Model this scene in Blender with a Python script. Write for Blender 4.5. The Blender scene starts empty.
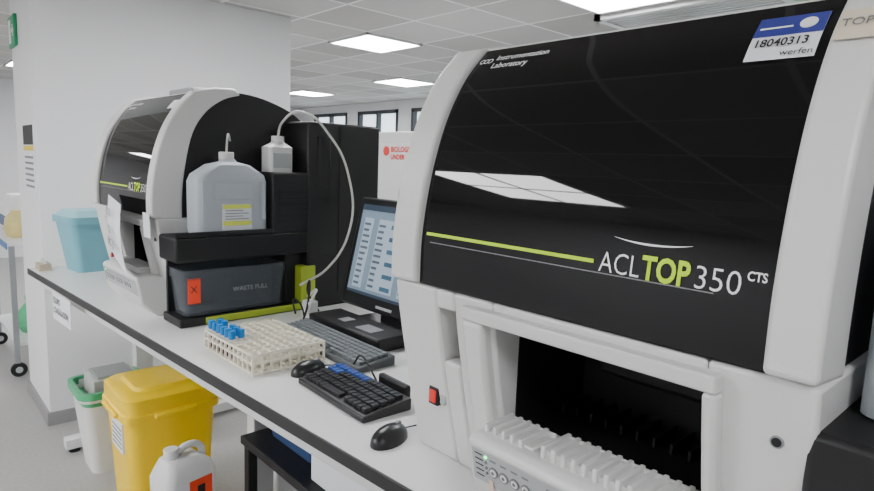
import bpy, bmesh, math, random
from mathutils import Vector, Matrix
random.seed(4)
D=bpy.data; SC=bpy.context.scene; COL=SC.collection
# ---------------------------------------------------------------- materials
_m={}
def mat(name,col,rough=.5,metal=0,noise=0,nscale=30,trans=0,ior=1.45,coat=0,emit=0,spec=None,bump=0,alpha=1):
    if name in _m: return _m[name]
    m=D.materials.new(name); m.use_nodes=True; nt=m.node_tree; b=nt.nodes['Principled BSDF']
    c=(col[0],col[1],col[2],1)
    b.inputs['Base Color'].default_value=c; b.inputs['Roughness'].default_value=rough
    b.inputs['Metallic'].default_value=metal; b.inputs['IOR'].default_value=ior
    b.inputs['Transmission Weight'].default_value=trans; b.inputs['Coat Weight'].default_value=coat
    if alpha<1: b.inputs['Alpha'].default_value=alpha
    if emit: 
        b.inputs['Emission Color'].default_value=c; b.inputs['Emission Strength'].default_value=emit
    tc=nt.nodes.new('ShaderNodeTexCoord'); n=nt.nodes.new('ShaderNodeTexNoise'); n.inputs['Scale'].default_value=nscale
    nt.links.new(tc.outputs['Object'],n.inputs['Vector'])
    if noise:
        r=nt.nodes.new('ShaderNodeMix'); r.data_type='RGBA'
        r.inputs[6].default_value=c; r.inputs[7].default_value=tuple(max(0,x*(1-noise)) for x in col)+(1,)
        nt.links.new(n.outputs['Fac'],r.inputs[0]); nt.links.new(r.outputs[2],b.inputs['Base Color'])
    if bump:
        bp=nt.nodes.new('ShaderNodeBump'); bp.inputs['Strength'].default_value=bump; bp.inputs['Distance'].default_value=.002
        nt.links.new(n.outputs['Fac'],bp.inputs['Height']); nt.links.new(bp.outputs['Normal'],b.inputs['Normal'])
    _m[name]=m; return m
WALL=mat('wall_paint',(.80,.80,.81),.7,noise=.04,nscale=3,bump=.05)
WHITE=mat('machine_white',(.70,.695,.68),.36,noise=.03,nscale=8)
WHITE2=mat('machine_offwhite',(.62,.615,.60),.42,noise=.03,nscale=8)
GLOSS=mat('smoked_cover',(.003,.003,.0035),.03,ior=1.38)
BLACK=mat('black_plastic',(.008,.008,.009),.5,noise=.2,nscale=60)
BLACK2=mat('black_satin',(.011,.011,.012),.35,noise=.2,nscale=40)
DARK=mat('dark_interior',(.005,.005,.006),.6,noise=.3)
LIME=mat('lime_print',(.55,.85,.0),.5)
PRINT=mat('white_print',(.9,.9,.9),.5)
GREYP=mat('grey_print',(.18,.18,.19),.5)
BLACKP=mat('black_print',(.02,.02,.02),.6)
PAPER=mat('paper',(.80,.81,.85),.8,noise=.03)
BENCHW=mat('bench_laminate',(.80,.80,.79),.28,noise=.03,nscale=5)
BENCHE=mat('bench_edge_black',(.012,.012,.012),.4)
STEELW=mat('white_steel',(.70,.70,.695),.35,noise=.03)
YEL=mat('yellow_plastic',(1.0,.66,.0),.38,noise=.05,nscale=6)
WPL=mat('white_plastic',(.76,.76,.75),.45,noise=.04,nscale=10)
CREAM=mat('cream_plastic',(.82,.77,.64),.45,noise=.05)
RED=mat('red_print',(.8,.03,.02),.5)
REDS=mat('orange_red_label',(.95,.07,.02),.5)
BLUEC=mat('blue_cap',(.01,.20,.55),.35)
TEAL=mat('teal_plastic',(.18,.44,.52),.4,noise=.05)
BLUE=mat('blue_plastic',(.04,.08,.20),.45,noise=.05)
GREENB=mat('green_bag',(.08,.48,.22),.35,noise=.3,nscale=25,bump=.6)
GREY=mat('grey_plastic',(.28,.29,.30),.45,noise=.06)
GREYL=mat('light_grey_key',(.42,.44,.45),.5)
JUG=mat('natural_hdpe',(.76,.81,.87),.35,trans=.45,noise=.05,nscale=6)
CLEAR=mat('smoked_clear_tray',(.62,.67,.73),.10,trans=.92,ior=1.12)
TUBE=mat('clear_hose',(.74,.74,.70),.3,trans=.3)
GLASS=mat('tube_glass',(.85,.88,.9),.1,trans=.5,ior=1.3)
BLOOD=mat('sample_dark',(.08,.01,.01),.3)
LAMP=mat('lamp_panel',(.97,.985,1),.5,emit=38)
CARDB=mat('box_card',(.50,.50,.49),.7,noise=.08)
GREENL=mat('green_led',(.05,1,.25),.5,emit=6)
SIGN=mat('exit_green',(.01,.30,.12),.4)
# ---------------------------------------------------------------- helpers
def group(name,loc=(0,0,0),rotz=0):
    e=D.objects.new(name,None); e.empty_display_size=.1; e.location=loc; e.rotation_euler[2]=rotz; COL.objects.link(e); return e
def fin(o,m,par,bev=0,smooth=False,seg=2):
    COL.objects.link(o)
    if m is not None and not o.data.materials: o.data.materials.append(m)
    if par is not None: o.parent=par
    if bev:
        b=o.modifiers.new('bev','BEVEL'); b.width=bev; b.segments=seg; b.limit_method='ANGLE'; b.angle_limit=math.radians(35)
    if smooth or bev:
        for p in o.data.polygons: p.use_smooth=True
        try: o.data.set_sharp_from_angle(angle=math.radians(35))
        except Exception: pass
    return o
def mesh(name,vs,fs,m,par,bev=0,smooth=False,seg=2):
    me=D.meshes.new(name); me.from_pydata([tuple(v) for v in vs],[],fs); 
    bm=bmesh.new(); bm.from_mesh(me); bmesh.ops.recalc_face_normals(bm,faces=bm.faces); bm.to_mesh(me); bm.free()
    return fin(D.objects.new(name,me),m,par,bev,smooth,seg)
CF=[(0,1,3,2),(4,6,7,5),(0,4,5,1),(2,3,7,6),(0,2,6,4),(1,5,7,3)]
def bverts(x,y,z): return [(a,b,c) for a in x for b in y for c in z]
def box(name,x,y,z,m,par,bev=0,seg=2): return mesh(name,bverts(x,y,z),CF,m,par,bev,seg=seg)
def boxes(name,lst,m,par,bev=0):
    vs=[];fs=[]
    for (x,y,z) in lst:
        k=len(vs); vs+=bverts(x,y,z); fs+=[tuple(i+k for i in f) for f in CF]
    return mesh(name,vs,fs,m,par,bev)
def prism(name,pts,a0,a1,axis,m,par,bev=0,smooth=False,seg=2):
    n=len(pts)
    def f(p,a):
        if axis=='x': return (a,p[0],p[1])
        if axis=='y': return (p[0],a,p[1])
        return (p[0],p[1],a)
    vs=[f(p,a0) for p in pts]+[f(p,a1) for p in pts]
    fs=[tuple(range(n)),tuple(range(2*n-1,n-1,-1))]+[(i,(i+1)%n,n+(i+1)%n,n+i) for i in range(n)]
    return mesh(name,vs,fs,m,par,bev,smooth,seg)
def rrect(x0,x1,y0,y1,r,n=5):
    out=[]
    for cx,cy,a in ((x1-r,y1-r,0),(x0+r,y1-r,90),(x0+r,y0+r,180),(x1-r,y0+r,270)):
        for i in range(n+1):
            t=math.radians(a+90*i/n); out.append((cx+r*math.cos(t),cy+r*math.sin(t)))
    return out
def loft(name,rings,m,par,cap0=True,cap1=True,bev=0,smooth=True,close=False):
    n=len(rings[0]); vs=[v for r in rings for v in r]; fs=[]
    for k in range(len(rings)-1):
        for i in range(n): fs.append((k*n+i,k*n+(i+1)%n,(k+1)*n+(i+1)%n,(k+1)*n+i))
    if cap0: fs.append(tuple(range(n)))
    if cap1: fs.append(tuple(range(len(vs)-n,len(vs))))
    return mesh(name,vs,fs,m,par,bev,smooth)
def rr3(x0,x1,y0,y1,r,z,n=5): return [(p[0],p[1],z) for p in rrect(x0,x1,y0,y1,r,n)]
def tub(name,x,y,z,inset,r,m,par,t=.006,rim=.012):
    x0,x1=x;y0,y1=y;z0,z1=z;i=inset
    R=[rr3(x0+i,x1-i,y0+i,y1-i,r,z0),rr3(x0,x1,y0,y1,r,z1-.03),rr3(x0-rim,x1+rim,y0-rim,y1+rim,r+rim,z1-.03),rr3(x0-rim,x1+rim,y0-rim,y1+rim,r+rim,z1),
       rr3(x0+t,x1-t,y0+t,y1-t,r,z1),rr3(x0+i+t,x1-i-t,y0+i+t,y1-i-t,r,z0+.01)]
    return loft(name,R,m,par)
def cyl(name,p0,p1,r,m,par,r2=None,n=20,bev=0):
    p0=Vector(p0);p1=Vector(p1);d=(p1-p0).normalized(); u=d.orthogonal().normalized(); w=d.cross(u)
    if r2 is None:r2=r
    R=[[tuple(p+(u*math.cos(2*math.pi*i/n)+w*math.sin(2*math.pi*i/n))*q) for i in range(n)] for p,q in ((p0,r),(p1,r2))]
    return loft(name,R,m,par,bev=bev)
def hose(name,pts,r,m,par,bez=True):
    c=D.curves.new(name,'CURVE'); c.dimensions='3D'; c.bevel_depth=r; c.bevel_resolution=3; c.resolution_u=10
    s=c.splines.new('BEZIER'); s.bezier_points.add(len(pts)-1)
    for b,p in zip(s.bezier_points,pts): b.co=p; b.handle_left_type=b.handle_right_type='AUTO'
    o=D.objects.new(name,c); c.materials.append(m); COL.objects.link(o); o.parent=par; return o
def textmesh(s,size,bold=0,sx=1,align='LEFT'):
    c=D.curves.new('t','FONT'); c.body=s; c.size=size; c.offset=bold; c.resolution_u=3; c.align_x=align
    o=D.objects.new('t',c); COL.objects.link(o); bpy.context.view_layer.update()
    me=D.meshes.new_from_object(o.evaluated_get(bpy.context.evaluated_depsgraph_get())); D.objects.remove(o)
    for v in me.vertices: v.co.x*=sx
    return me
def text(name,s,size,f,m,par,bold=0,sx=1,align='LEFT'):
    me=textmesh(s,size,bold,sx,align)
    for v in me.vertices: v.co=Vector(f(v.co.x,v.co.y))
    return fin(D.objects.new(name,me),m,par)
def spline(pts,n=8):
    out=[]
    P=[pts[0]]+list(pts)+[pts[-1]]
    for i in range(1,len(P)-2):
        for k in range(n):
            t=k/n; a,b,c,d=[Vector(q) for q in P[i-1:i+3]]
            out.append(tuple(.5*((2*b)+(c-a)*t+(2*a-5*b+4*c-d)*t*t+(3*b-3*c+d-a)*t**3)))
    out.append(tuple(pts[-1])); return out
# ---------------------------------------------------------------- room
CZ=2.32
def room():
    fm=D.materials.new('vinyl_floor'); fm.use_nodes=True; nt=fm.node_tree; b=nt.nodes['Principled BSDF']
    tc=nt.nodes.new('ShaderNodeTexCoord'); n=nt.nodes.new('ShaderNodeTexNoise'); n.inputs['Scale'].default_value=60; n.inputs['Detail'].default_value=6
    cr=nt.nodes.new('ShaderNodeValToRGB'); cr.color_ramp.elements[0].color=(.30,.29,.28,1); cr.color_ramp.elements[1].color=(.42,.41,.395,1)
    nt.links.new(tc.outputs['Object'],n.inputs['Vector']); nt.links.new(n.outputs['Fac'],cr.inputs[0]); nt.links.new(cr.outputs[0],b.inputs['Base Color']); b.inputs['Roughness'].default_value=.35
    box('floor',(-9.6,2.6),(-3.1,5.5),(-.1,0),fm,None)
    cm=D.materials.new('ceiling_tiles'); cm.use_nodes=True; nt=cm.node_tree; b=nt.nodes['Principled BSDF']
    tc=nt.nodes.new('ShaderNodeTexCoord'); br=nt.nodes.new('ShaderNodeTexBrick'); br.offset=0; br.squash=1
    br.inputs['Scale'].default_value=1; br.inputs['Brick Width'].default_value=.5; br.inputs['Row Height'].default_value=.5; br.inputs['Mortar Size'].default_value=.010
    br.inputs['Color1'].default_value=(.56,.55,.53,1); br.inputs['Color2'].default_value=(.34,.32,.295,1); br.inputs['Mortar'].default_value=(.85,.85,.83,1)
    br.inputs['Bias'].default_value=-.35
    nt.links.new(tc.outputs['Object'],br.inputs['Vector']); nt.links.new(br.outputs['Color'],b.inputs['Base Color']); b.inputs['Roughness'].default_value=.8
    box('ceiling',(-9.6,2.6),(-3.1,5.5),(CZ,CZ+.1),cm,None)
    box('wall_left',(-9.7,-9.6),(-3.1,5.5),(0,CZ),WALL,None)
    box('wall_right',(2.6,2.7),(-3.1,5.5),(0,CZ),WALL,None)
    box('wall_front',(-9.6,2.6),(-3.2,-3.1),(0,CZ),WALL,None)
    zs=(1.0,2.2)
    wins=[(-9.2,-8.2),(-7.9,-6.9),(-6.6,-5.6),(-5.3,-4.3),(-4.0,-3.0),(-2.7,-1.7)]
    L=[((-9.6,2.6),(5.5,5.6),(0,zs[0])),((-9.6,2.6),(5.5,5.6),(zs[1],CZ))]
    xs=-9.6
    for a,b_ in wins: L.append(((xs,a),(5.5,5.6),zs)); xs=b_
    L.append(((xs,2.6),(5.5,5.6),zs)); boxes('wall_back',L,WALL,None)
    GL=mat('window_daylight',(.80,.92,1.0),.4,emit=2.0); FR=mat('window_frame_dark',(.05,.055,.06),.4)
    for i,(a,b_) in enumerate(wins):
        g=group('window_%d'%(i+1)); box('glass',(a+.04,b_-.04),(5.56,5.58),(zs[0]+.04,zs[1]-.04),GL,g)
        boxes('frame',[((a,a+.05),(5.49,5.6),zs),((b_-.05,b_),(5.49,5.6),zs),((a,b_),(5.49,5.6),(zs[0],zs[0]+.05)),((a,b_),(5.49,5.6),(zs[1]-.05,zs[1])),(((a+b_)/2-.02,(a+b_)/2+.02),(5.49,5.6),zs)],FR,g)
    box('wall_partition',(-4.15,-3.56),(.56,1.95),(0,CZ),WALL,None,bev=.004)
    SK=mat('skirting_grey',(.28,.28,.28),.5)
    box('baseboard_partition',(-4.15,-3.555),(.548,.56),(0,.07),SK,None)
    box('baseboard_side',(-3.56,-3.548),(.548,1.95),(0,.07),SK,None)
    for (x,y) in [(-3.75,2.75),(-7.25,4.25),(-5.25,4.25),(-1.75,2.75),(.25,2.75),(-2.75,-1.25),(-2.25,-1.25),(-2.75,-1.75),(-2.25,-1.75),(-5.75,1.25),(-5.25,-1.25),(-.25,-2.25),(.75,-.25),(-7.75,-1.25),(-5.75,2.75),(-7.75,1.25),(-2.25,1.25)]:
        g=group('ceiling_light',(x,y,CZ)); box('diffuser',(-.235,.235),(-.235,.235),(-.012,-.004),LAMP,g)
        boxes('frame',[((-.25,-.235),(-.25,.25),(-.018,0)),((.235,.25),(-.25,.25),(-.018,0)),((-.25,.25),(-.25,-.235),(-.018,0)),((-.25,.25),(.235,.25),(-.018,0))],STEELW,g)
    g=group('ceiling_air_vent',(-1.58,3.28,CZ))
    boxes('slats',[((-.45,.45),(-.18+i*.045,-.165+i*.045),(-.03,-.005)) for i in range(8)],STEELW,g)
    box('plenum',(-.45,.45),(-.2,.2),(-.004,-.001),GREY,g)
    boxes('surround',[((-.48,-.44),(-.23,.23),(-.035,0)),((.44,.48),(-.23,.23),(-.035,0)),((-.48,.48),(-.23,-.19),(-.035,0)),((-.48,.48),(.19,.23),(-.035,0))],WPL,g)
    g=group('green_led_strip',(-.62,3.55,CZ)); box('diffuser',(-.45,.45),(-.05,.05),(-.02,-.006),GREENL,g); box('channel',(-.47,.47),(-.065,.065),(-.006,0),STEELW,g)
    g=group('exit_sign'); box('plate',(-4.13,-3.93),(.545,.56),(1.98,2.14),SIGN,g,.003)
    boxes('pictogram',[((-4.10,-4.04),(.543,.545),(2.0,2.12)),((-4.02,-3.96),(.543,.545),(2.05,2.07)),((-3.985,-3.975),(.543,.545),(2.03,2.09))],PRINT,g)
    g=group('wall_poster'); box('sheet',(-3.90,-3.62),(.556,.56),(1.22,1.56),PAPER,g)
    box('header',(-3.90,-3.62),(.5545,.556),(1.46,1.56),BLACKP,g); box('band',(-3.90,-3.62),(.5545,.556),(1.43,1.455),mat('poster_yellow',(.8,.6,.05),.6),g)
    boxes('lines',[((-3.88,-3.64),(.555,.556),(1.24+.03*i,1.252+.03*i)) for i in range(6)],GREYP,g)
room()
# ---------------------------------------------------------------- bench
def edgeY(x): return .449+(x+3.24)*.0640
def bench():
    g=group('lab_bench'); x0,x1,yb=-3.24,.9,1.62
    P=[(x0,edgeY(x0)),(x1,edgeY(x1)),(x1,yb),(x0,yb)]
    prism('worktop',P,.872,.9,'z',BENCHE,g,.002)
    i=.004; prism('laminate',[(x0+i,edgeY(x0)+i),(x1-i,edgeY(x1)+i),(x1-i,yb-i),(x0+i,yb-i)],.899,.9015,'z',BENCHW,g)
    o=.05
    a,b=x0+.03,x1-.03
    prism('front_rail',[(a,edgeY(a)+o),(b,edgeY(b)+o),(b,edgeY(b)+o+.04),(a,edgeY(a)+o+.04)],.81,.872,'z',STEELW,g,.003)
    box('rear_rail',(x0+.03,x1-.03),(1.52,1.56),(.81,.872),STEELW,g,.003)
    for x in (-3.18,-2.02,-.5,.8):
        y=edgeY(x)
        boxes('leg_frame',[((x-.03,x+.03),(y+.06,1.56),(.81,.87)),((x-.03,x+.03),(y+.42,y+.50),(.05,.81)),((x-.03,x+.03),(y+.10,1.5),(.02,.07)),],STEELW,g,.004)
        cyl('foot_a',(x,y+.14,0),(x,y+.14,.02),.025,BLACK,g); cyl('foot_b',(x,1.45,0),(x,1.45,.02),.025,BLACK,g)
    g2=group('bench_label'); x=-2.72
    prism('sheet',[(x-.1,edgeY(x-.1)-.0035),(x+.14,edgeY(x+.14)-.0035),(x+.14,edgeY(x+.14)-.001),(x-.1,edgeY(x-.1)-.001)],.755,.868,'z',PAPER,g2)
    for k,s in enumerate(('EQUIPO','COAGULACION')):
        text('line_%d'%k,s,.034,lambda u,v,k=k:(x-.09+u,edgeY(x-.09+u)-.0045,.825-.04*k+v),BLACKP,g2,sx=.8,bold=.0006)
bench()
# ---------------------------------------------------------------- analyzer
W=.672; FB=.052
COVER=spline([(.0,.335),(.002,.42),(.019,.52),(.048,.61),(.090,.685),(.142,.742)],8)
def arc(curve):
    s=[0]
    for a,b in zip(curve,curve[1:]): s.append(s[-1]+math.hypot(b[0]-a[0],b[1]-a[1]))
    return s
SARC=arc(COVER)
def on_cover(x,s,off=.002):
    s=max(0,min(SARC[-1]-1e-6,s))
    for i in range(len(SARC)-1):
        if SARC[i+1]>=s: break
    t=(s-SARC[i])/(SARC[i+1]-SARC[i]); a,b=COVER[i],COVER[i+1]
    y=a[0]+(b[0]-a[0])*t; z=a[1]+(b[1]-a[1])*t
    ty,tz=b[0]-a[0],b[1]-a[1]; l=math.hypot(ty,tz)
    return (x,y-off*tz/l,z+off*ty/l)
def patch(name,x0,x1,s0,s1,m,par,off=.0012,n=8):
    vs=[];fs=[]
    for i in range(n+1):
        s=s0+(s1-s0)*i/n
        vs+= [on_cover(x0,s,off),on_cover(x1,s,off)]
    for i in range(n): fs.append((2*i,2*i+1,2*i+3,2*i+2))
    return mesh(name,vs,fs,m,par)
def yf(z): return .072*max(0,(1-z/.335))**1.2
def lowpiece(name,x0,x1,z0,z1,m,par,dy=0,back=.3,bev=.006):
    n=6; zs=[z0+(z1-z0)*i/n for i in range(n+1)]
    pts=[(yf(z)+dy,z) for z in zs]+[(back,z1),(back,z0)]
    return prism(name,pts,x0,x1,'x',m,par,bev,True)
def analyzer(loc,rot,near):
    g=group('coagulation_analyzer',loc,rot)
    back=[(.20,.748),(.30,.752),(.40,.735),(.50,.695),(.57,.63),(.62,.55),(.65,.44),(.66,.32),(.66,.0)]
    core=[(p[0]+.014,p[1]-.008) for p in COVER]+spline(back[:8],4)+[(.66,0),(.31,0),(.31,.335)]
    prism('core_body',core,.012,W-.006,'x',BLACK,g,0,True)
    cov=[(p[0],p[1]) for p in COVER]+[(p[0]+.012,p[1]-.004) for p in reversed(COVER)]
    prism('smoked_front_cover',cov,.066,W-FB,'x',GLOSS,g,.002,True)
    outer=[(p[0]-.012,p[1]+.002) for p in COVER]+[(.20,.762),(.27,.765)]
    inner=spline([(.29,.745),(.23,.725),(.17,.68),(.125,.61),(.10,.51),(.088,.42),(.085,.325)],4)
    prism('end_frame_a',outer+inner,0,.066,'x',WHITE,g,.008,True,3)
    prism('end_frame_b',outer+inner,W-FB,W,'x',WHITE,g,.008,True,3)
    prism('top_deck',[(.143,.744),(.20,.754),(.30,.757),(.30,.73),(.15,.73)],.06,W-.05,'x',WHITE,g,.002)
    if not near:
        boxes('lid_hump',[((.20,.42),(.22,.36),(.75,.785))],GREY,g,.012)
    Z1=.333
    lowpiece('lower_panel_a',0,.108,0,Z1,WHITE,g)
    lowpiece('lower_panel_b',.108,.15,0,.205,WHITE,g); lowpiece('lower_panel_c',.108,.15,.30,Z1,WHITE,g)
    lowpiece('lower_panel_d',.15,.235,0,Z1,WHITE,g)
    lowpiece('header_band',.235,.56,.30,Z1,WHITE,g)
    lowpiece('lower_panel_e',.56,W,0,Z1,WHITE,g)
    lowpiece('sill',.235,.56,0,.11,WHITE2,g)
    box('bay_back',(.1,.6),(.26,.30),(.02,.33),DARK,g); box('bay_floor',(.234,.561),(.08,.28),(.105,.12),DARK,g)
    boxes('bay_sides',[((.234,.237),(.07,.28),(.09,.32)),((.558,.561),(.07,.28),(.09,.32))],DARK,g)
    box('bay_roof',(.234,.561),(.05,.28),(.297,.30),DARK,g)
    d=-.020
    lowpiece('bay_frame_left',.184,.228,.09,.300,WHITE,g,d,.10,.008)
    lowpiece('bay_frame_top',.184,.579,.300,.322,WHITE,g,d,.10,.007)
    lowpiece('bay_frame_right',.562,.579,.0,.300,WHITE,g,d,.10,.006)
    RD=mat('rail_dark',(.008,.008,.009),.6)
    boxes('bay_rails',[((.25+.028*i,.254+.028*i),(.18,.255),(.12,.135)) for i in range(11)],RD,g)
    box('bay_drum',(.30,.50),(.20,.256),(.20,.25),RD,g,.01); cyl('bay_lamp',(.40,.19,.27),(.40,.20,.27),.012,GREYP,g)
    boxes('slot_unit',[((.112,.146),(.07,.2),(.205,.235)),((.118,.128),(.06,.2),(.235,.27)),((.133,.143),(.06,.2),(.235,.262))],BLACK2,g,.003)
    ledge=[(.10,.12),(.0,.142),(-.034,.141),(-.044,.132),(-.026,.045),(.02,.0),(.10,.0)]
    prism('control_console',ledge,.238,.61,'x',WHITE,g,.006,True,3)
    L=[];Y0,Y1=-.020,.045
    for a,b,h in ((.246,.338,0),(.352,.556,.006)):
        n=int((b-a)/.0165)
        L.append(((a,b),(Y0+.006,Y1),(.130,.145+h)))
        L.append(((a,b),(Y1-.006,Y1),(.130,.150+h)))
        for i in range(n): L.append(((a+.0165*i+.004,a+.0165*i+.0110),(Y0,Y1),(.135,.153+h)))
    boxes('rack_guides',L,WHITE,g,.002)
    A=Vector((-.044,.132));B=Vector((-.026,.045)); LN=(B-A).length; dr=(B-A)/LN
    nr=Vector((dr.y,-dr.x)); 
    if nr.x>0: nr=-nr
    def face(u,v,off=.0015):
        q=A+dr*v+nr*off
        return (u,q.x,q.y)
    def fpatch(name,x0,x1,v0,v1,m,off): return mesh(name,[face(x0,v0,off),face(x1,v0,off),face(x1,v1,off),face(x0,v1,off)],[(0,1,2,3)],m,g)
    fpatch('panel_overlay',.248,.60,.008,.062,mat('overlay_silver',(.42,.43,.44),.35),.0015)
    for i,x in enumerate((.290,.310,.330,.350,.392,.416,.440,.480,.505,.53)):
        cyl('button_%d'%i,face(x,.036,.0018),face(x,.036,.0035),.0084,GREYP,g,n=20); cyl('button_cap_%d'%i,face(x,.036,.003),face(x,.036,.0042),.0060,WPL,g,n=20); cyl('button_mark_%d'%i,face(x,.036,.004),face(x,.036,.0048),.0028,GREYP,g,n=12)
        fpatch('tick_%d'%i,x-.006,x+.006,.016,.0195,GREYP,.002)
    for i in range(5): fpatch('status_%d'%i,.254,.270,.014+.009*i,.0165+.009*i,BLACKP,.002)
    for i in range(4): cyl('led_%d'%i,face(.276,.016+.009*i,.001),face(.276,.016+.009*i,.003),.0022,GREENL if i==0 else GREYP,g,n=10)
    fpatch('panel_tape',.280,.288,.050,.085,mat('tape_tan',(.75,.55,.42),.6),.004)
    zz=.125; box('power_switch_bezel',(.062,.086),(yf(zz)-.006,yf(zz)+.01),(zz-.015,zz+.018),BLACK,g,.002)
    box('power_switch',(.066,.082),(yf(zz)-.009,yf(zz)),(zz-.010,zz+.013),RED,g,.002)
    box('switch_label',(.090,.102),(yf(zz)-.0035,yf(zz)+.002),(zz-.008,zz+.008),GREYL,g)
    zz=.262; cyl('lock_ring',(.636,yf(zz)-.002,zz),(.636,yf(zz)+.02,zz),.007,GREY,g); cyl('lock_hole',(.636,yf(zz)-.003,zz),(.636,yf(zz)+.02,zz),.005,DARK,g)
    s=.085
    patch('stripe_lime',.080,.405,s,s+.0050,LIME,g,.0012); patch('stripe_white',.090,.56,s-.012,s-.0105,GREYP,g,.0012)
    f=lambda x0,s0,o=.0014:(lambda u,v:on_cover(x0+u,s0+v,o))
    text('logo_a','ACL',.038,f(.413,.076),PRINT,g,sx=.80,bold=-.0004)
    text('logo_b','TOP',.040,f(.472,.076),LIME,g,bold=.0012,sx=.76)
    text('logo_c','350',.038,f(.535,.076),PRINT,g,sx=.94,bold=-.0004)
    text('logo_d','CTS',.014,f(.592,.094),PRINT,g,bold=.0003,sx=.82)
    vs=[];fs=[];n=14
    for i in range(n+1):
        t=i/n; x=.43+.10*t; h=.116+.006*(2*t-1)**2; w=.0022*math.sin(math.pi*t)+.0003
        vs+=[on_cover(x,h,.0013),on_cover(x,h+w,.0013)]
    for i in range(n): fs.append((2*i,2*i+1,2*i+3,2*i+2))
    mesh('logo_swoosh',vs,fs,PRINT,g)
    T=SARC[-1]
    text('maker_a','Instrumentation',.018,f(.112,T-.036),PRINT,g,bold=.0002,sx=.95); text('maker_b','Laboratory',.018,f(.112,T-.056),PRINT,g,bold=.0002,sx=.95)
    for i in range(3):
        vs=[];n=14
        for q in (.006,.004):
            for j in range(n):
                an=2*math.pi*j/n; vs.append(on_cover(.082+.009*i+q*math.cos(an),T-.036+q*math.sin(an),.0014))
        mesh('maker_ring_%d'%i,vs,[(j,(j+1)%n,n+(j+1)%n,n+j) for j in range(n)],PRINT,g)
    if near:
        patch('asset_sticker',.535,.608,T-.098,T-.028,PAPER,g,.0016); patch('asset_sticker_band',.535,.608,T-.062,T-.028,mat('sticker_blue',(.04,.05,.28),.5),g,.0022)
        a=on_cover(.590,T-.045,.002); cyl('sticker_emblem',a,on_cover(.590,T-.045,.003),.009,PRINT,g)
        text('asset_no','18040313',.017,f(.540,T-.079,.003),BLACKP,g,bold=.0003,sx=.85); text('asset_co','werfen',.012,f(.572,T-.094,.003),BLACKP,g)
        boxes_l=[on_cover(.540,T-.05,.003),on_cover(.575,T-.05,.003),on_cover(.575,T-.047,.003),on_cover(.540,T-.047,.003)]
        mesh('asset_hd',boxes_l,[(0,1,2,3)],PRINT,g)
        patch('frame_sticker',.626,.668,T-.092,T-.050,mat('sticker_cream',(.72,.63,.5),.6),g,.0150); text('frame_sticker_text','TOP 3',.015,lambda u,v:on_cover(.629+u,T-.076+v,.0165),GREYP,g)
    else:
        vs=[];fs=[];n=6
        for i in range(n+1):
            t=i/n; z=.385-.225*t; y=-.018-.012*math.sin(t*3)
            vs+=[(.25+.06*t,y,z),(.58+.05*t,y-.055,z-.012)]
        for i in range(n): fs.append((2*i,2*i+1,2*i+3,2*i+2))
        mesh('taped_paper',vs,fs,PAPER,g)
        for k,(s_,zz,x_) in enumerate((('USO 350',.32,.31),('TOP A',.26,.36),('HEMOSTASIA',.22,.33))):
            text('paper_text_%d'%k,s_,.040,lambda u,v,zz=zz,x_=x_:(x_+u,-.038-.055*(x_+u-.28)/.3,zz+v),BLACKP,g,sx=.9,bold=.0006)
        mesh('small_note',[(.61,-.018,.35),(.67,-.018,.35),(.67,-.016,.27),(.61,-.016,.27)],[(0,1,2,3)],PAPER,g)
        patch('cover_sticker',.54,.61,T-.075,T-.035,PAPER,g,.002)
    x0,x1=W,W+.135
    box('side_shelf',(x0-.01,x1),(.010,.50),(.205,.285),BLACK,g,.008)
    box('side_shelf_lip',(x1-.008,x1),(.010,.34),(.285,.30),BLACK,g,.003)
    box('side_base',(x0-.01,x1),(.02,.50),(.0,.028),BLACK,g,.004)
    box('side_back',(x0-.005,x0+.01),(.03,.45),(.02,.21),BLACK2,g)
    box('side_post',(x0-.01,x1-.03),(.40,.50),(.02,.21),BLACK,g,.004)
    box('side_step_box',(x0-.02,x1),(.335,.50),(.28,.49),BLACK,g,.008)
    boxes('step_vents',[((x1,x1+.002),(.36,.47),(.32+.02*i,.328+.02*i)) for i in range(6)],DARK,g)
    box('side_tower',(x0-.12,x1+.005),(.47,.785),(.0,.67),BLACK,g,.008)
    boxes('tower_seams',[((x1+.004,x1+.007),(.60,.603),(.05,.66)),((x1+.004,x1+.007),(.48,.78),(.40,.403)),((x1+.004,x1+.007),(.48,.78),(.19,.193))],DARK,g)
    box('tower_bracket',(x1,x1+.01),(.505,.56),(.44,.62),BLACK2,g,.004)
    tub('waste_drawer',(x0+.012,x1-.002),(.035,.385),(.032,.18),.010,.012,CLEAR,g,.003,.004)
    box('drawer_label',(x1-.001,x1+.001),(.045,.085),(.075,.155),REDS,g); text('drawer_label_text','X',.03,lambda u,v:(x1+.002,.053+u,.11+v),BLACKP,g)
    text('drawer_emboss','WASTE FULL',.022,lambda u,v:(x1+.0035,.19+u,.10+v),GREY,g)
    x_a,x_b=x0+.012,x1-.018
    R=[rr3(x_a,x_b,.09,.33,.025,.288),rr3(x_a,x_b,.085,.333,.03,.30),rr3(x_a,x_b,.085,.333,.03,.455),rr3(x_a,x_b,.095,.325,.03,.478),rr3(x_a+.01,x_b-.01,.14,.28,.03,.51),rr3(x_a+.03,x_b-.03,.18,.24,.02,.52),rr3(x_a+.035,x_b-.035,.187,.232,.016,.53)]
    loft('fluid_bottle',R,JUG,g)
    cyl('bottle_cap',(x0+.057,.2095,.525),(x0+.057,.2095,.552),.024,WPL,g,bev=.003)
    boxes('bottle_ribs',[((x_b,x_b+.006),(.10,.115),(.33,.46)),((x_b,x_b+.006),(.30,.315),(.33,.46)),((x_b,x_b+.004),(.14,.275),(.40,.455))],JUG,g,.004)
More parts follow.
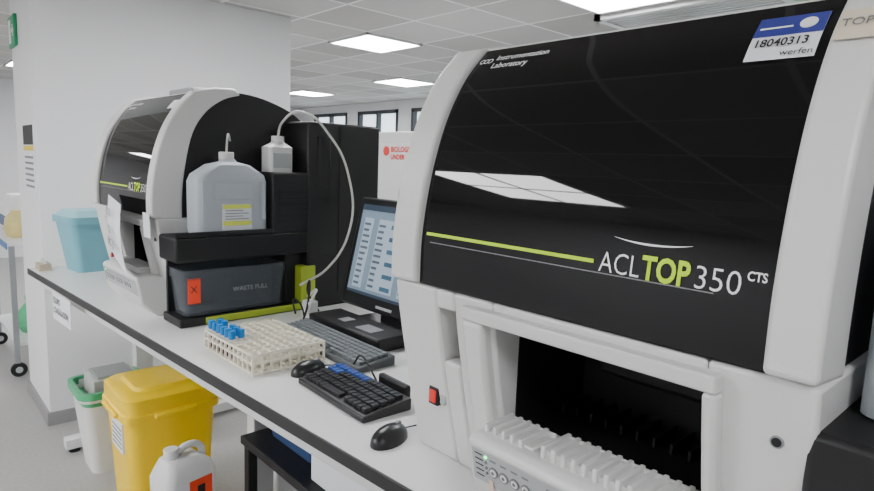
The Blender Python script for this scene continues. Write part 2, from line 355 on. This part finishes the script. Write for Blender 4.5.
    box('bottle_label',(x_b,x_b+.005),(.165,.265),(.30,.385),PAPER,g); box('bottle_label_band',(x_b+.005,x_b+.006),(.167,.263),(.315,.33),mat('label_lime',(.7,.75,.1),.6),g); box('bottle_label_head',(x_b+.005,x_b+.006),(.167,.263),(.37,.383),mat('label_lime',(.7,.75,.1),.6),g)
    boxes('bottle_label_text',[((x_b+.005,x_b+.006),(.175,.255-.02*(i%2)),(.335+.009*i,.338+.009*i)) for i in range(4)],GREYP,g)
    hose('bottle_hose',[(x0+.057,.21,.55),(x0+.055,.215,.60),(x0+.02,.235,.61),(x0-.02,.26,.58)],.0035,TUBE,g)
    R=[rr3(x0+.03,x0+.10,.345,.435,.012,.49),rr3(x0+.03,x0+.10,.345,.435,.012,.575),rr3(x0+.045,x0+.085,.37,.415,.012,.590),rr3(x0+.048,x0+.082,.373,.412,.012,.598)]
    loft('reagent_bottle',R,WPL,g); cyl('reagent_cap',(x0+.065,.3925,.594),(x0+.065,.3925,.614),.022,WPL,g)
    box('reagent_label',(x0+.10,x0+.102),(.355,.425),(.505,.555),GREYL,g)
    if not near:
        hose('drain_hose',[(x0+.065,.3925,.61),(x0+.08,.40,.66),(x0+.12,.45,.70),(x0+.17,.54,.62),(x0+.20,.60,.48),(x0+.24,.58,.30),(x0+.22,.50,.16),(x0+.17,.42,.10)],.0042,TUBE,g)
        box('lime_panel',(x0+.02,x1+.012),(.44,.50),(.03,.16),mat('lime_plastic',(.36,.46,.03),.5),g,.004)
        box('lime_foot',(x1-.01,x1+.004),(.10,.46),(.003,.026),mat('lime_plastic',(.36,.46,.03),.5),g,.004)
    return g
analyzer((-2.67,.605,.9015),math.radians(1.5),False)
analyzer((-.83,.665,.9015),0,True)
# ---------------------------------------------------------------- monitor
def monitor():
    g=group('computer_monitor',(-1.71,1.13,.9015))
    h=D.objects.new('head',None); COL.objects.link(h); h.parent=g; h.location=(0,0,.058); h.rotation_euler[0]=math.radians(-13)
    box('bezel',(0,.50),(0,.03),(0,.37),BLACK2,h,.008)
    box('display',(.026,.474),(-.0015,.001),(.045,.345),mat('lcd',(.17,.23,.29),.25,emit=.5),h)
    UD=mat('ui_dark',(.04,.06,.09),.3,emit=.2);UL=mat('ui_light',(.33,.40,.47),.3,emit=.45)
    boxes('ui_bars',[((.026,.474),(-.0026,-.001),(.325,.345)),((.026,.474),(-.0026,-.001),(.045,.055))],UD,h)
    boxes('ui_columns',[((.05,.10),(-.0026,-.001),(.065,.30)),((.13,.26),(-.0026,-.001),(.065,.30)),((.29,.34),(-.0026,-.001),(.065,.30))],UL,h)
    L=[];L2=[]
    for x in (.055,.135,.295):
        for j in range(11):
            L.append(((x,x+.025+.015*random.random()),(-.0034,-.002),(.075+.02*j,.083+.02*j)))
    for j in range(0,11,2): L2.append(((.20,.25),(-.0034,-.002),(.072+.02*j,.086+.02*j)))
    boxes('ui_rows',L,mat('ui_text',(.10,.14,.19),.4),h); boxes('ui_icons',L2,mat('ui_icon',(.06,.15,.24),.4),h)
    box('brand_plate',(.2,.28),(-.002,0),(.016,.024),GREYL,h)
    box('neck',(.17,.31),(.045,.08),(.0,.20),BLACK,g,.005)
    box('stand_base',(.06,.42),(-.03,.14),(0,.018),BLACK2,g,.008)
    box('front_dock',(.02,.40),(-.135,-.01),(.0,.04),BLACK,g,.006)
    boxes('dock_labels',[((.14,.18),(-.10,-.06),(.04,.0415)),((.25,.33),(-.11,-.06),(.04,.0415))],GREY,g)
monitor()
# ---------------------------------------------------------------- keyboards, mice
def keyboard(name,loc,rot,w,d,base,key,rows,cols,special=None):
    g=group(name,loc,rot)
    prism('case',[(0,0),(d,0),(d,.028),(0,.014)],0,w,'x',base,g,.004)
    L=[];S=[]
    for r in range(rows):
        for c in range(cols):
            if r==0 and cols*0.3<c<cols*.62: continue
            x=.012+(w-.024)*c/cols; y=.012+(d-.024)*r/rows; z=.015+.014*y/d
            b=((x+.001,x+(w-.024)/cols-.0018),(y+.001,y+(d-.024)/rows-.002),(z-.002,z+.009))
            (S if special and (r,c) in special else L).append(b)
    x=.012+(w-.024)*.32; L.append(((x,x+(w-.024)*.28),(.013,.012+(d-.024)/rows-.002),(.013,.024)))
    boxes('keys',L,key,g,.0015)
    if S: boxes('colour_keys',S,mat('key_blue',(.02,.07,.32),.4),g,.0015)
    return g
keyboard('grey_keyboard',(-1.67,.865,.9015),math.radians(-1),.46,.12,mat('kb_grey',(.07,.075,.08),.5),mat('kb_key_grey',(.15,.165,.175),.5),6,20)
k=keyboard('black_keyboard',(-1.245,.705,.9015),math.radians(-2),.285,.128,BLACK2,mat('key_black',(.018,.018,.02),.3),5,15,{(4,c) for c in range(0,8)}|{(3,c) for c in range(0,3)})
box('card_reader',(.15,.26),(.130,.146),(0,.045),BLACK,k,.006)
hose('cable',[(.15,.13,.02),(.10,.135,.05),(.06,.14,.06),(.03,.14,.03)],.0025,BLACK,k)
def mouse(loc,rot,s=1):
    g=group('computer_mouse',loc,rot); g.scale=(s,s,s); R=[]
    for i in range(9):
        t=i/8; z=.036*t; k=math.sqrt(max(0,1-t**2.2))*.98+.02
        R.append([(.032*k*math.cos(a)*(1-.08*math.sin(a)),.056*k*math.sin(a),z) for a in [2*math.pi*j/24 for j in range(24)]])
    loft('shell',R,BLACK2,g); cyl('wheel',(-.004,.03,.028),(.004,.03,.028),.008,GREY,g)
    hose('cord',[(0,.05,.01),(.0,.07,.006),(.01,.09,.006)],.0018,BLACK,g)
mouse((-1.295,.765,.9015),math.radians(5),.9)
mouse((-.870,.695,.9015),math.radians(15),.88)
# ---------------------------------------------------------------- tube rack
def rack():
    g=group('test_tube_rack',(-1.635,.635,.9015),math.radians(1))
    nx,ny=11,8; w,d,h=.285,.205,.055; L=[]
    for z0,z1,q in ((.002,.008,.002),(.028,.034,.002),(h-.006,h,.0026)):
        for i in range(nx+1): L.append(((w*i/nx-q,w*i/nx+q),(0,d),(z0,z1)))
        for j in range(ny+1): L.append(((0,w),(d*j/ny-q,d*j/ny+q),(z0,z1)))
    for i in range(nx+1):
        for j in range(ny+1):
            if i in(0,nx) or j in (0,ny) or (i%3==0 and j%3==0): L.append(((w*i/nx-.0025,w*i/nx+.0025),(d*j/ny-.0025,d*j/ny+.0025),(0,h)))
    boxes('lattice',L,CREAM,g)
    k=0
    for i in range(nx):
        for j in range(ny):
            if 0<=i<6 and j in (0,1) and (i,j)!=(2,1):
                x=w*(i+.5)/nx; y=d*(j+.5)/ny
                cyl('tube_%d'%k,(x,y,.006),(x,y,.062),.0065,GLASS,g,n=10); cyl('sample_%d'%k,(x,y,.008),(x,y,.040),.0068,BLOOD,g,n=10)
                cyl('tube_label_%d'%k,(x,y,.040),(x,y,.058),.0070,PAPER,g,n=10)
                cyl('cap_%d'%k,(x,y,.060),(x,y,.082),.0092,BLUEC,g,n=12); k+=1
rack()
g=group('teal_waste_container',(-3.17,.55,.9015),math.radians(8))
tub('tub',(0,.22),(0,.22),(0,.25),.03,.025,TEAL,g,.005,.012)
loft('lid',[rr3(-.01,.23,-.01,.23,.03,.242),rr3(.02,.20,.02,.20,.03,.275)],mat('teal_light',(.30,.57,.63),.4),g)
g=group('wooden_block_rack',(-3.20,.475,.9015)); box('block',(0,.09),(0,.05),(0,.03),mat('pale_wood',(.62,.5,.36),.6,noise=.3,nscale=40),g,.003)
boxes('pegs',[((.01+.02*i,.018+.02*i),(.02,.03),(.03,.05)) for i in range(4)],WPL,g)
g=group('power_cables',(0,0,0))
hose('cable_a',[(-1.80,1.10,.91),(-1.79,1.05,.99),(-1.76,1.04,1.03),(-1.74,1.02,.95),(-1.73,1.0,.91)],.004,BLACK,g)
hose('cable_b',[(-1.82,1.02,.908),(-1.78,.99,.97),(-1.73,.99,.96),(-1.72,1.0,.908)],.003,BLACK,g)
hose('cable_c',[(-1.79,1.05,.97),(-1.75,1.06,1.0),(-1.73,1.03,.97),(-1.74,1.03,.93)],.004,WPL,g)
box('plug',(-1.78,-1.735),(1.02,1.06),(.9015,.965),WPL,g,.006)
# ---------------------------------------------------------------- floor items
def biohazard_bin():
    g=group('yellow_waste_bin',(-2.66,.60,0))
    w,d,h=.34,.36,.53
    R=[rr3(.03,w-.03,.03,d-.03,.05,0),rr3(.008,w-.008,.008,d-.008,.05,h*.80),rr3(-.006,w+.006,-.006,d+.006,.05,h*.80+.005),rr3(-.006,w+.006,-.006,d+.006,.05,h*.86),rr3(.0,w,.0,d,.05,h*.87),rr3(.0,w,0,d,.05,h*.97),rr3(.02,w-.02,.02,d-.02,.05,h)]
    loft('body',R,YEL,g); 
    loft('lid_plate',[rr3(.05,w-.05,.05,d-.05,.04,h-.001),rr3(.06,w-.06,.06,d-.06,.04,h+.012)],YEL,g)
    box('label',(.13,.27),(.004,.02),(.29,.41),PAPER,g); boxes('label_lines',[((.14,.26),(.003,.01),(.305+.018*i,.311+.018*i)) for i in range(5)],GREYP,g)
    boxes('handles',[((.08,.26),(-.02,0),(h*.82,h*.86)),((w,w+.02),(.1,.26),(h*.82,h*.86))],YEL,g,.006)
biohazard_bin()
g=group('white_bin',(-3.10,.57,0)); tub('body',(0,.27),(0,.27),(0,.38),.035,.04,WPL,g,.006,.008)
tub('bag_rim',(-.004,.274),(-.004,.274),(.33,.395),.004,.045,GREENB,g,.008,.012)
box('carton',(.04,.22),(.05,.24),(.27,.43),CARDB,g,.004); box('carton_flap',(.05,.21),(.07,.22),(.43,.442),mat('carton_grey',(.25,.27,.26),.6),g,.004)
def jug():
    g=group('plastic_jerrycan',(-2.20,.63,0),math.radians(12)); w,d=.15,.20
    R=[rr3(.01,w-.01,.01,d-.01,.03,0),rr3(0,w,0,d,.035,.02),rr3(0,w,0,d,.035,.28),rr3(.01,w-.01,.01,d-.01,.035,.31),rr3(.03,w-.03,.02,d-.05,.03,.345),rr3(.035,w-.035,.025,d-.09,.03,.35)]
    loft('body',R,WPL,g)
    hose('handle',[(w/2,d-.02,.305),(w/2,d-.03,.355),(w/2,d-.09,.375),(w/2,.08,.36)],.013,WPL,g)
    cyl('cap',(w/2,.055,.345),(w/2,.055,.385),.026,WPL,g,bev=.003)
    box('red_label',(w,w+.002),(.08,.17),(.15,.27),REDS,g); box('warn_black',(w+.002,w+.003),(.095,.155),(.17,.19),BLACKP,g); box('warn_black2',(w+.002,w+.003),(.11,.14),(.205,.245),BLACKP,g)
    box('white_label',(w,w+.002),(.02,.075),(.20,.27),PAPER,g)
jug()
g=group('low_black_trolley',(-1.96,.88,0))
box('top',(0,1.3),(0,.5),(.42,.45),BLACK,g,.004); box('lower_deck',(.02,1.28),(.02,.48),(.10,.13),BLACK,g,.004)
boxes('legs',[((a,a+.035),(b,b+.035),(.0,.42)) for a in (.01,1.255) for b in (.01,.455)],BLACK,g,.003)
g=group('blue_crate',(-1.92,.95,.4505)); tub('body',(0,.32),(0,.28),(0,.14),.02,.02,BLUE,g,.006,.01); box('contents',(.03,.29),(.03,.25),(.02,.11),GREY,g,.004)
g=group('white_storage_box',(-2.32,1.08,0)); box('body',(0,.25),(0,.3),(.0,.62),WPL,g,.01); box('drawer_front',(.25,.258),(.03,.27),(.40,.58),WPL,g,.004); box('pull',(.258,.27),(.1,.2),(.48,.5),GREY,g,.003)
g=group('document_box',(-1.54,.92,.4505)); box('body',(0,.30),(0,.26),(0,.2),PAPER,g,.004); box('lid',(-.005,.305),(-.005,.265),(.15,.21),GREYL,g,.003)
# ---------------------------------------------------------------- trolley seen past the partition
g=group('instrument_cart',(-5.35,.52,0))
box('top',(0,.9),(0,.5),(.84,.87),BENCHW,g,.004); box('top_edge',(-.004,.904),(-.004,.0),(.82,.86),mat('edge_blue',(.05,.15,.4),.4),g); box('shelf',(.02,.88),(.02,.48),(.2,.22),STEELW,g)
boxes('legs',[((a,a+.03),(b,b+.03),(.09,.84)) for a in (.01,.86) for b in (.01,.46)],GREY,g)
for a in (.03,.87):
    for b in (.03,.46): cyl('wheel_%d_%d'%(a*100,b*100),(a-.012,b,.045),(a+.012,b,.045),.045,BLACK,g)
    cyl('wheel_hub_%d'%(a*100),(a-.016,.03,.045),(a+.016,.03,.045),.02,GREYL,g)
g=group('benchtop_centrifuge',(-5.3,.58,.8705))
loft('body',[rr3(0,.4,0,.35,.05,0),rr3(0,.4,0,.35,.05,.16),rr3(.04,.36,.04,.31,.08,.25)],WPL,g); box('panel',(.05,.35),(-.006,.01),(.04,.11),BLUE,g)
g=group('sample_bag',(-4.72,.62,.8705)); loft('bag',[[(.11*k*math.cos(a),.08*k*math.sin(a),z) for a in [2*math.pi*j/18 for j in range(18)]] for k,z in ((.8,0),(1,.05),(.9,.12),(.4,.17))],mat('bag_yellow',(.75,.62,.25),.5,noise=.3),g)
g=group('green_bag_bundle',(-4.75,.68,.2205)); loft('bag',[[(.12*k*math.cos(a)*(1+.1*math.sin(3*a)),.10*k*math.sin(a),z) for a in [2*math.pi*j/18 for j in range(18)]] for k,z in ((.7,0),(1,.05),(.9,.13),(.4,.2),(.5,.24))],GREENB,g)
# ---------------------------------------------------------------- cabinet in the background
g=group('lab_refrigerator',(-3.2,2.35,0))
box('body',(0,.95),(0,.7),(.0,1.63),WPL,g,.01); box('door_panel',(.02,.93),(-.02,0),(.1,1.56),WPL,g,.006); box('handle',(.05,.07),(-.05,-.02),(.8,1.2),GREY,g,.004)
cyl('logo',(.17,-.021,1.51),(.17,-.024,1.51),.030,RED,g); text('logo_text','BIOLOGIX',.045,lambda u,v:(.215+u,-.022,1.505+v),RED,g,bold=.0015); text('logo_text_b','LINDER',.04,lambda u,v:(.215+u,-.022,1.46+v),RED,g,bold=.0015)
# ---------------------------------------------------------------- camera, world
X=Vector((0.6731,-0.1245,0.7290));Y=Vector((0.7386,0.0630,-0.6712));Z=Vector((0.0376,0.9902,0.1344))
X.normalize(); Z=(Z-X*Z.dot(X)).normalized(); Y=Z.cross(X)
cam=D.cameras.new('camera'); co=D.objects.new('camera',cam); COL.objects.link(co)
M=Matrix(((X.x,X.y,X.z),(Y.x,Y.y,Y.z),(Z.x,Z.y,Z.z))).to_4x4(); M.translation=Vector((0,0,1.44)); co.matrix_world=M
cam.sensor_width=36; cam.lens=600/874*36; cam.clip_start=.02; SC.camera=co
w=D.worlds.new('world'); w.use_nodes=True; w.node_tree.nodes['Background'].inputs[0].default_value=(.8,.9,1,1); w.node_tree.nodes['Background'].inputs[1].default_value=.6; SC.world=w
